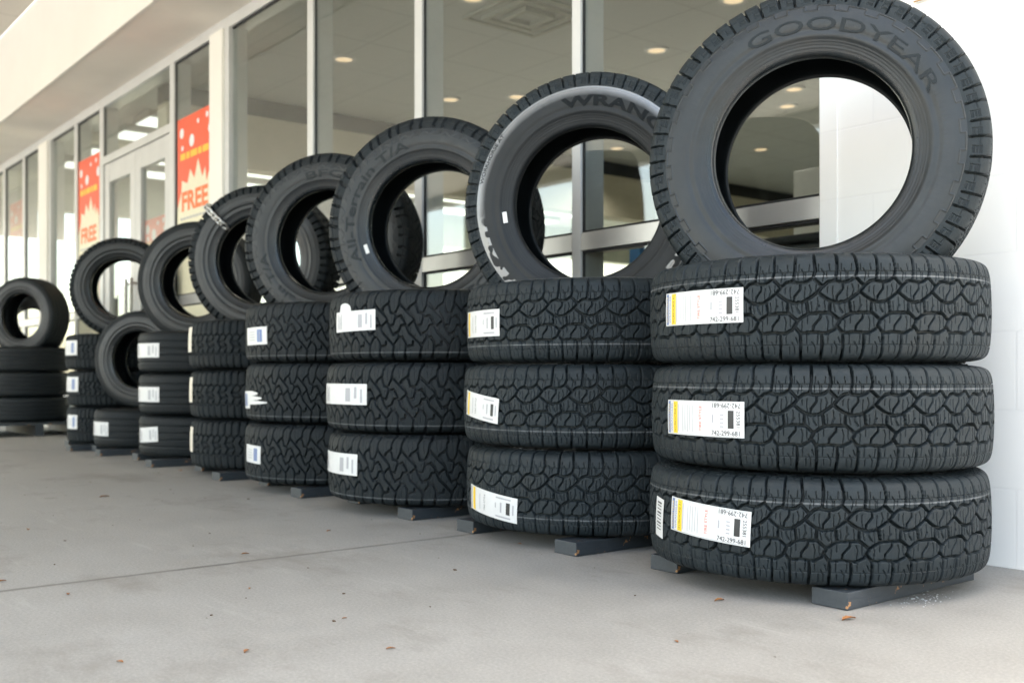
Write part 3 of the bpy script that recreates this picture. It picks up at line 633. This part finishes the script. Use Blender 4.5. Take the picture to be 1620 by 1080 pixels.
def sticker(e, spin, a0, a1, z, hgt, tilt=0, style='plain', shape=None, zc=0, sc=1.):
    """a0/a1: world angles (deg) of the left/right edge; z: height over the tire's mid plane; spin: the tire's own turn"""
    ac = R_((a0 + a1) / 2) - spin; w_ = R_(a1 - a0) * R0; hx, hy = w_ / 2, hgt / 2; lift = .0022
    def put(name, colsets, m, par, dl=0, mesh=None):
        mb = MB()
        for cs in colsets:
            vs, fs = strip(cs) if mesh is None else cs
            mb.add(wrap(0, ac, z, tilt, vs, lift + dl), fs)
        return mb.build(name, M[m], par)
    base = [rect(-hx, hx, -hy, hy, 24)]
    if shape == 'tab':
        base = [[(-hx + w_ * i / 47, -hy, hy + (hgt * .42 * max(0, 1 - ((i / 47 - .27) / .2) ** 2) ** .5 if .13 < i / 47 < .46 else 0)) for i in range(48)]]
    if shape == 'torn':
        base = [rect(-hx, -hx + w_ * .45, -hy, hy, 12)]
        for y0, y1, xe in ((.45, 1.0, .75), (-.1, .45, .86), (-.55, -.1, 1.), ):
            n_ = 12; base.append([(-hx + w_ * (.45 + (xe - .45) * i / (n_ - 1)), hy * (y0 + (y1 - y0) * .30 * (i / (n_ - 1)) ** 3), hy * (y1 - (y1 - y0) * .42 * (i / (n_ - 1)) ** 2)) for i in range(n_)])
    lab = put('sticker', base, 'paper', e)
    def txt(name, s, size, x, y, rot, m, bold=0, fit=None):
        vs, fs = text_geo(s, 1., .0, 0, 'CENTER'); wd = max(p[0] for p in vs) - min(p[0] for p in vs); kx = (fit / wd) if fit else size
        c, s2 = math.cos(rot), math.sin(rot); q = []
        for px, py, pz in vs:
            a, b = px * kx, py * size; q.append((x + a * c - b * s2, y + a * s2 + b * c, .0001))
        return put(name, [(q, fs)], m, lab, .0011, 1)
    if style == 'yellow':
        put('blue_band', [rect(-hx + w_ * .02, -hx + w_ * .055, -hy * .92, hy * .92, 3)], 'blue', lab, .0006)
        put('yellow_band', [rect(-hx + w_ * .115, -hx + w_ * .185, -hy * .92, hy * .92, 3)], 'yellow', lab, .0006)
        txt('band_lettering', 'GOODYEAR', .0075, -hx + w_ * .038, 0, R_(90), 'yellow', fit=hgt * .8)
        txt('band_lettering', 'WRANGLER', .009, -hx + w_ * .088, 0, R_(90), 'blue', fit=hgt * .84)
        txt('band_lettering', 'WORKHORSE AT', .011, -hx + w_ * .150, 0, R_(90), 'ink', fit=hgt * .86)
        txt('red_lettering', 'TIRE STYLE', .011, -hx + w_ * .52, 0, R_(90), 'red', fit=hgt * .72)
        txt('number', '742-299-681', .0145, hx - w_ * .19, -hy * .78, 0, 'ink', fit=w_ * .30)
        txt('number', '742-299-681', .0145, hx - w_ * .19, hy * .78, math.pi, 'ink', fit=w_ * .30)
        txt('number', '255381', .012, hx - w_ * .06, 0, R_(-90), 'ink', fit=hgt * .46)
        put('barcode', [rect(hx - w_ * .165, hx - w_ * .105, -hy * .5, hy * .5, 3)], 'ink', lab, .0006)
        gl_ = [rect(-hx + w_ * .20, -hx + w_ * .204, -hy * .8, hy * .8, 2)]
        for k in range(5): gl_.append(rect(-hx + w_ * (.27 + .035 * k), -hx + w_ * (.274 + .035 * k), -hy * (.8 - .1 * (k % 2)), hy * .75, 2))
        for k in range(4): gl_.append(rect(hx - w_ * .25, hx - w_ * .21, -hy * .45 + k * hy * .22, -hy * .37 + k * hy * .22, 2))
        gl_.append(rect(hx - w_ * .34, hx - w_ * .325, -hy * .2, hy * .25, 2))
        put('small_print', gl_, 'pale', lab, .0006)
        bd = [rect(-hx + w_ * .012, hx - w_ * .03, hy * .93, hy * .95), rect(-hx + w_ * .012, hx - w_ * .03, -hy * .95, -hy * .93)]
        put('border_line', bd, 'pale', lab, .0006)
    elif style == 'orange':
        put('side_band', [rect(-hx + w_ * .02, -hx + w_ * .06, -hy * .9, hy * .9, 3)], 'pale', lab, .0006)
        put('orange_band', [rect(-hx + w_ * .10, -hx + w_ * .17, -hy * .92, hy * .92, 3)], 'yellow', lab, .0006)
        put('barcode', [rect(hx - w_ * .17, hx - w_ * .11, -hy * .48, hy * .48, 3)], 'ink', lab, .0006)
        txt('lettering', 'TIRE STYLE', .010, -hx + w_ * .42, 0, R_(90), 'ink', fit=hgt * .66)
        gl_ = [rect(hx - w_ * .27, hx - w_ * .245, -hy * .4, hy * .4, 2), rect(hx - w_ * .36, hx - w_ * .345, -hy * .1, hy * .3, 2), rect(hx - w_ * .07, hx - w_ * .05, -hy * .4, hy * .4, 2),
               rect(hx - w_ * .35, hx - w_ * .1, hy * .68, hy * .8, 4), rect(hx - w_ * .35, hx - w_ * .1, -hy * .8, -hy * .68, 4), rect(-hx + w_ * .3, -hx + w_ * .31, -hy * .7, hy * .6, 2)]
        put('small_print', gl_, 'pale', lab, .0006)
    elif style == 'edge': pass
    elif style == 'blue':
        x0 = .62 if shape is None else .12
        put('blue_print', [rect(-hx + w_ * x0, -hx + w_ * (x0 + .2), -hy * .7, hy * .7, 3)], 'blue', lab, .0006)
        put('small_print', [rect(-hx + w_ * (x0 + .08), -hx + w_ * (x0 + .11), -hy * .6, hy * .6, 3)] + ([rect(-hx + w_ * .2, -hx + w_ * .5, hy * (.5 - .3 * k), hy * (.42 - .3 * k), 3) for k in range(4)] if shape is None else []), 'pale', lab, .0009)
    elif style == 'barcode_only':
        put('barcode', [rect(-hx * .5, hx * .5, hy * (.8 - .17 * k), hy * (.72 - .17 * k + (.03 if k % 3 else 0)), 2) for k in range(9)], 'ink', lab, .0006)
    else:
        gl_ = [rect(-hx + w_ * (.08 + .05 * k), -hx + w_ * (.10 + .05 * k), -hy * .75, hy * (.75 - .2 * (k % 2)), 2) for k in range(3)]
        gl_ += [rect(hx - w_ * .36, hx - w_ * .27, -hy * .7, hy * .6, 2), rect(hx - w_ * .2, hx - w_ * .16, -hy * .4, hy * .7, 2), rect(hx - w_ * .1, hx - w_ * .07, -hy * .8, hy * .5, 2)]
        put('small_print', gl_, 'pale', lab, .0006)
    return lab

# ---------- the stacks: (centre u, v, R, pitch, base z, kind)
B0 = .038
ORD = ['first', 'second', 'third', 'fourth', 'fifth', 'sixth', 'seventh', 'eighth', 'ninth']
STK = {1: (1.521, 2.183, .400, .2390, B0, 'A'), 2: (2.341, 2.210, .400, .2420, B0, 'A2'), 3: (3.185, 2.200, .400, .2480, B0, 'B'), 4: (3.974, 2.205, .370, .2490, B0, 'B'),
       5: (4.797, 2.265, .355, .2365, B0, 'C'), 6: (5.663, 2.290, .335, .2280, B0, 'D'), 7: (6.515, 2.270, .305, .235, B0, 'D'), 8: (7.09, 2.300, .335, .238, B0, 'C'), 9: (9.068, 2.206, .310, .200, .105, 'D')}
DESC = {1: 'blocky all terrain tire at the right beside the white wall', 2: 'blocky all terrain tire in the second stack from the white wall', 3: 'interlocking tread tire in the third stack from the white wall', 4: 'interlocking tread tire in the fourth stack from the white wall',
        5: 'chunky lug tire with a pale edge strip in the fifth stack', 6: 'ribbed highway tire in the sixth stack', 7: 'ribbed tire lying alone under a small upright tire', 8: 'chunky lug tire in the stack just before the shop door', 9: 'ribbed tire in the dark stack on the pallet at the far end'}
S_T = {1: [(-68.9, -103.6, .644, .076, 0, 'yellow', None), (-68.9, -103.2, .391, .079, 0, 'yellow', None), (-72.9, -106.2, .165, .077, -.055, 'yellow', None)],
       2: [(-62.1, -93.7, .640, .077, 0, 'orange', None), (-66.5, -95, .396, .073, -.11, 'orange', None), (-68.7, -103.3, .117, .072, -.09, 'orange', None)],
       3: [(-82.4, -113.4, .674, .070, .02, 'plain', 'tab'), (-68, -110.3, .421, .072, 0, 'plain', None), (-61.4, -102.4, .176, .074, 0, 'plain', None)],
       4: [(-78.7, -105.5, .648, .072, .01, 'blue', None), (-65.8, -105.3, .382, .072, .02, 'blue', 'torn'), (-78.7, -99.7, .160, .073, -.03, 'blue', None)],
       5: [(-45, -84.8, .655, .12, 0, 'edge', None), (-45, -84.0, .415, .12, 0, 'edge', None), (-45, -83.5, .175, .12, 0, 'edge', None)],
       6: [(-76.6, -118.4, .616, .077, 0, 'plain', None), (-76.6, -117.7, .379, .08, 0, 'plain', None), (-84, -116, .159, .08, .06, 'plain', None)],
       7: [(-79.9, -116.5, .154, .084, 0, 'plain', None)],
       8: [(-84.2, -112.8, .660, .095, 0, 'blue', None), (-78.8, -111.7, .423, .096, 0, 'blue', None), (-87.5, -110.7, .177, .09, 0, 'blue', None)], 9: []}
LV = {3: ['bottom', 'middle', 'top'], 1: ['only']}
for k, (u, v, Rr, P_, b, kind) in STK.items():
    cnt = 1 if k == 7 else 3
    for i in range(cnt):
        spin = rng.uniform(0, 6.28); z = b + P_ * (i + .5); jx_, jy_ = (rng.uniform(-.006, .006, 2) if k > 1 else ([0, .004, -.002][i], [-.004, 0, 0][i]))
        tl = rng.uniform(-.006, .006)
        mat = Matrix.Translation((-u + jx_, v + jy_, z)) @ Matrix.Rotation(tl, 4, 'X') @ Matrix.Rotation(spin, 4, 'Z')
        lab = ('%s %s' % (LV[cnt][i], DESC[k])) if cnt == 3 else DESC[k]
        e = tire(kind, Rr, P_, mat, lab, 'tires lying in stacks')
        st_ = S_T[k]
        if st_:
            f0, f1, zc, hg, tilt, style, shp = st_[cnt - 1 - i] if cnt == 3 else st_[0]
            zs = (2 * HW) / P_; s = sticker(e, spin, 180 - f0, 180 - f1, (zc - z) * zs, hg * zs, tilt, style, shp)
            if style == 'edge': s.data.materials[0] = M['paperedge']
            if k == 1 and i == 0:
                sticker(e, spin, 180 + 60.2, 180 + 66.8, (.152 - z), .092, -.12, 'barcode_only')
# ---------- the upright tires: (stack, z, turn of the face from the camera axis, lean)
def up(k, kind, psi, zc, Rr, P_, label, side=None, lean=0, roll=0, du=0, dv=0):
    u, v = STK[k][:2]; a = R_(141.2 - psi); A = Vector((math.cos(a), math.sin(a), 0))
    Z = (-A * math.cos(lean) + Vector((0, 0, 1)) * math.sin(lean)).normalized(); Y = (Vector((0, 0, 1)) * math.cos(lean) + A * math.sin(lean)).normalized(); X = Y.cross(Z)
    m = Matrix((X, Y, Z)).transposed().to_4x4(); m.translation = Vector((-u - du, v + dv, zc))
    return tire(kind, Rr, P_, m @ Matrix.Rotation(roll, 4, 'Z'), label, 'tires standing upright on the stacks', side)
t1 = up(1, 'A', 23, 1.020, .400, .2330, 'large dusty tire standing upright beside the white wall, GOODYEAR moulded on it'.replace('GOODYEAR', 'wide block letters'), lean=.02)
letters(t1, 'GOODYEAR', .044, .299, 119, end=22, bold=.0004)
t2 = up(2, 'A2', 18, 1.010, .400, .2330, 'glossy upright tire with a sheen ring painted into its sidewall colour, second from the white wall', lean=.0)
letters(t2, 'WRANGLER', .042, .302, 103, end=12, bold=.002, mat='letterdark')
letters(t2, 'WORKHORSE AT', .016, .338, 168, end=140, bold=.0006)
t3 = up(3, 'B', 14, 1.037, .400, .2365, 'upright tire lettered All-Terrain, standing on the third stack', lean=.01)
letters(t3, 'All-Terrain T/A', .046, .298, 207, end=104, bold=.001)
letters(t3, 'KO2', .046, .298, 330, end=302, bold=.001)
t4 = up(4, 'B', 12, 1.055, .380, .2365, 'grey upright tire standing on the fourth stack, its lower lettering worn', lean=.01)
letters(t4, 'All-Terrain T/A', .046, .298, 300, end=190, bold=.001)
letters(t4, 'BFG', .046, .298, 108, end=72, bold=.001)
t5 = up(5, 'C', 8, 1.050, .368, .245, 'upright lug tire on the fifth stack with a steel chain over it', lean=.0, du=-.02)
t6 = up(6, 'D', 6, 1.005, .340, .225, 'smooth upright road tire standing on the sixth stack')
t7 = up(7, 'D', 12, .580, .305, .20, 'small upright tire standing on one lying tire between two stacks')
t8 = up(8, 'C', -8, 1.065, .340, .235, 'upright lug tire on the stack just before the shop door', dv=.03)
t10 = up(9, 'D', -12, .885, .275, .17, 'upright tire tucked behind the wide one on the dark far stack', du=.34, dv=.10)
t9 = up(9, 'D', 14, .955, .318, .23, 'wide upright tire on the dark stack at the far end', du=-.02)
def bead_tag(e, ang, r=.262):
    a = R_(ang); mb = MB(); zz = float(np.interp(-r, -hp[:, 1][18:], hp[:, 0][18:]))
    mm = Matrix.Rotation(a, 4, 'Z') @ Matrix.Translation((r, 0, zz + .004)); q = [mm @ Vector(p) for p in [(x, y, z_) for z_ in (0, .001) for x, y in ((-.007, -.017), (.007, -.017), (.007, .017), (-.007, .017))]]
    mb.add(q, [(0, 3, 2, 1), (4, 5, 6, 7), (0, 1, 5, 4), (1, 2, 6, 5), (2, 3, 7, 6), (3, 0, 4, 7)]); mb.build('bead_tag', M['paper'], e)
bead_tag(t2, 188, .258); bead_tag(t3, 200, .252)

# ---------- wooden rails under the stacks
wm = MB().box(-.0445, .0445, 0, .52, .0006, B0).mesh('wooden_rail', .002)
wm.materials.append(M['wood'])
for k in range(1, 9):
    u, v = STK[k][:2]
    for off, side_ in ((-.245, 'near'), (.245, 'far')):
        if k == 7: off *= .75
        o = link('wooden_rail', wm, None); o.location = (-(u + off), 1.885 + (0.02 if k < 3 else .10) * (off > 0) + (.03 if k > 4 else 0) + (rng.uniform(-.015, .015) if k > 1 else 0), 0); o.rotation_euler.z = rng.uniform(-.02, .02)
        tag(o, 'grey painted wooden rail under the %s side of the %s stack from the white wall' % (side_, ORD[k - 1]), 'wooden rail', 'painted rails under the stacks')
pal = empty('pallet', (-9.07, 2.2, 0), 'dark low pallet under the farthest tire stack', 'pallet')
pp = [('front_board', [(8.62, 9.6, 1.805, 1.8195, .002, .1)]), ('deck', [(8.62, 9.6, 1.82, 2.56, .088, .104)])] + [('runner', [(8.62, 9.6, y, y + .06, .002, .087)]) for y in (1.83, 2.15, 2.5)]
for nm, bx_ in pp:
    mb = MB()
    for b_ in bx_: mb.ub(*b_)
    L(nm, mb, M['gasket'] if nm == 'front_board' else M['wood'], pal)

# ---------- chain over the fifth upright tire
def torus(mb, Mx, r=.016, rr=.0045, st_=1.6, n1=20, n2=8):
    vs = []; fs = []
    for i in range(n1):
        a = i * 2 * math.pi / n1
        for j in range(n2):
            b = j * 2 * math.pi / n2; vs.append(Mx @ Vector(((r + rr * math.cos(b)) * math.cos(a) * st_, (r + rr * math.cos(b)) * math.sin(a), rr * math.sin(b))))
            fs.append((i * n2 + j, ((i + 1) % n1) * n2 + j, ((i + 1) % n1) * n2 + (j + 1) % n2, i * n2 + (j + 1) % n2))
    mb.add(vs, fs)
cm = MB(); T5 = t5.matrix_world.copy(); a5 = R_(135); ca, sa = math.cos(a5), math.sin(a5)
path = [(.403, -.10), (.404, -.05), (.406, .0), (.406, .05), (.404, .10), (.375, .128), (.34, .132), (.305, .133), (.27, .128), (.24, .112)]
for i, ((r0, z0), (r1, z1)) in enumerate(zip(path[:-1], path[1:])):
    n_ = 2 if math.hypot(r1 - r0, z1 - z0) > .04 else 1
    for q in range(n_):
        f = (q + .5) / n_; r = r0 + (r1 - r0) * f; z = z0 + (z1 - z0) * f
        p = Vector((r * ca, r * sa, z)); d = Vector(((r1 - r0) * ca, (r1 - r0) * sa, z1 - z0)).normalized()
        Mx = Matrix.Translation(p) @ d.to_track_quat('X', 'Z').to_matrix().to_4x4() @ Matrix.Rotation(R_(90 * ((i * 2 + q) % 2) + 35), 4, 'X')
        torus(cm, Mx)
ch = cm.build('chain', M['chrome'], None, smooth=True); ch.matrix_world = T5
tag(ch, 'shiny steel chain looped over the upright lug tire on the fifth stack', 'chain')

# ---------- dry leaves and grit on the walk
def leaf(u, v, s, a, shade, lab):
    n_ = 8; top_ = [(x / n_, .22 * math.sin(math.pi * (x / n_) ** .8) * (1 - .25 * ((x % 2)))) for x in range(n_ + 1)]
    vs = []; fs = []
    for x, y in top_:
        cz = .10 * math.sin(math.pi * x); vs += [((x - .5) * s, -y * s, cz * s * .6 + .05 * s + .3 * y * s), ((x - .5) * s, 0, cz * s * .6 + .02 * s), ((x - .5) * s, y * s, cz * s * .6 + .05 * s + .22 * y * s)]
    nb = len(vs); vs += [(p[0], p[1], p[2] - .0006) for p in vs]
    for i in range(n_):
        for j in (0, 1):
            a_ = 3 * i + j; fs.append((a_, a_ + 3, a_ + 4, a_ + 1)); fs.append((nb + a_, nb + a_ + 1, nb + a_ + 4, nb + a_ + 3))
    o = MB().add(vs, fs).build('dry_leaf', M['leaf']); o.location = (-u, v, .001); o.rotation_euler.z = a; tag(o, lab, 'leaf', 'dry leaves on the concrete')
LF = [(1.462, 1.753, .036, 'curled orange brown leaf in front of the first stack rail'), (1.187, 1.821, .05, 'flat orange brown leaf just before the first rail end'), (1.576, .988, .022, 'small brown leaf near the bottom edge of the open floor'), (1.722, .78, .026, 'brown leaf low on the open concrete by the bottom edge'),
      (2.652, 1.197, .026, 'small orange leaf just past the floor joint'), (2.871, 1.573, .03, 'orange leaf between the floor joint and the third stack'), (2.415, .67, .024, 'small brown leaf just before the floor joint at the left'), (1.794, .582, .02, 'tiny dark leaf close to the bottom left edge'),
      (2.66, .588, .035, 'rust coloured leaf on the floor joint at the left edge'), (4.222, 1.309, .05, 'dark leaf far out on the open floor at the left'), (3.487, .848, .035, 'orange leaf beyond the joint near the left edge'), (1.288, 1.423, .018, 'tiny orange leaf right of centre on the bare floor'),
      (5.099, 1.953, .06, 'brown leaf beside the fifth stack'), (2.312, 1.887, .018, 'dark scrap of leaf before the second stack rail'), (3.05, 1.95, .04, 'orange leaf under the third stack'), (2.218, 1.012, .018, 'small dark leaf on the floor left of centre'), (1.83, 1.038, .014, 'speck of dark leaf in the middle of the floor')]
for u, v, s, lab in LF: leaf(u, v, s * .8, rng.uniform(0, 6.28), 0, lab)
gm = MB()
cl = [(rng.normal(1.21, .03), rng.normal(2.16, .09)) for _ in range(9)]
for k in range(110):
    cu_, cv_ = cl[k % 9]; u = cu_ + rng.normal(0, .012); v = cv_ + rng.normal(0, .03)
    s = abs(rng.normal(.0006, .0007)) + .0004; a = rng.uniform(0, 3)
    pts = [(s * rng.uniform(.6, 1.5) * math.cos(a + t_), s * rng.uniform(.6, 1.5) * math.sin(a + t_)) for t_ in (0, 1.3, 2.6, 4, 5.2)]
    gm.prism([(p[0] - u, p[1] + v) for p in pts], .0004, .0004 + s * .7)
tag(gm.build('grit', M['grit']), 'white grit and crumbs scattered on the concrete', kind='stuff')

cm2 = MB()
for k in range(70):
    u = rng.uniform(.9, 5.5); v = rng.uniform(.4, 1.85); s = abs(rng.normal(.0014, .0012)) + .0008; a = rng.uniform(0, 3)
    cm2.prism([(s * rng.uniform(.5, 1.7) * math.cos(a + t_) - u, s * rng.uniform(.4, 1.2) * math.sin(a + t_) + v) for t_ in (0, 1.3, 2.6, 4, 5.2)], .0004, .0004 + s * .4)
tag(cm2.build('leaf_crumbs', flat('dark_leaf_crumb', (.09, .05, .025), .9)), 'tiny dark leaf crumbs scattered over the concrete', kind='stuff')
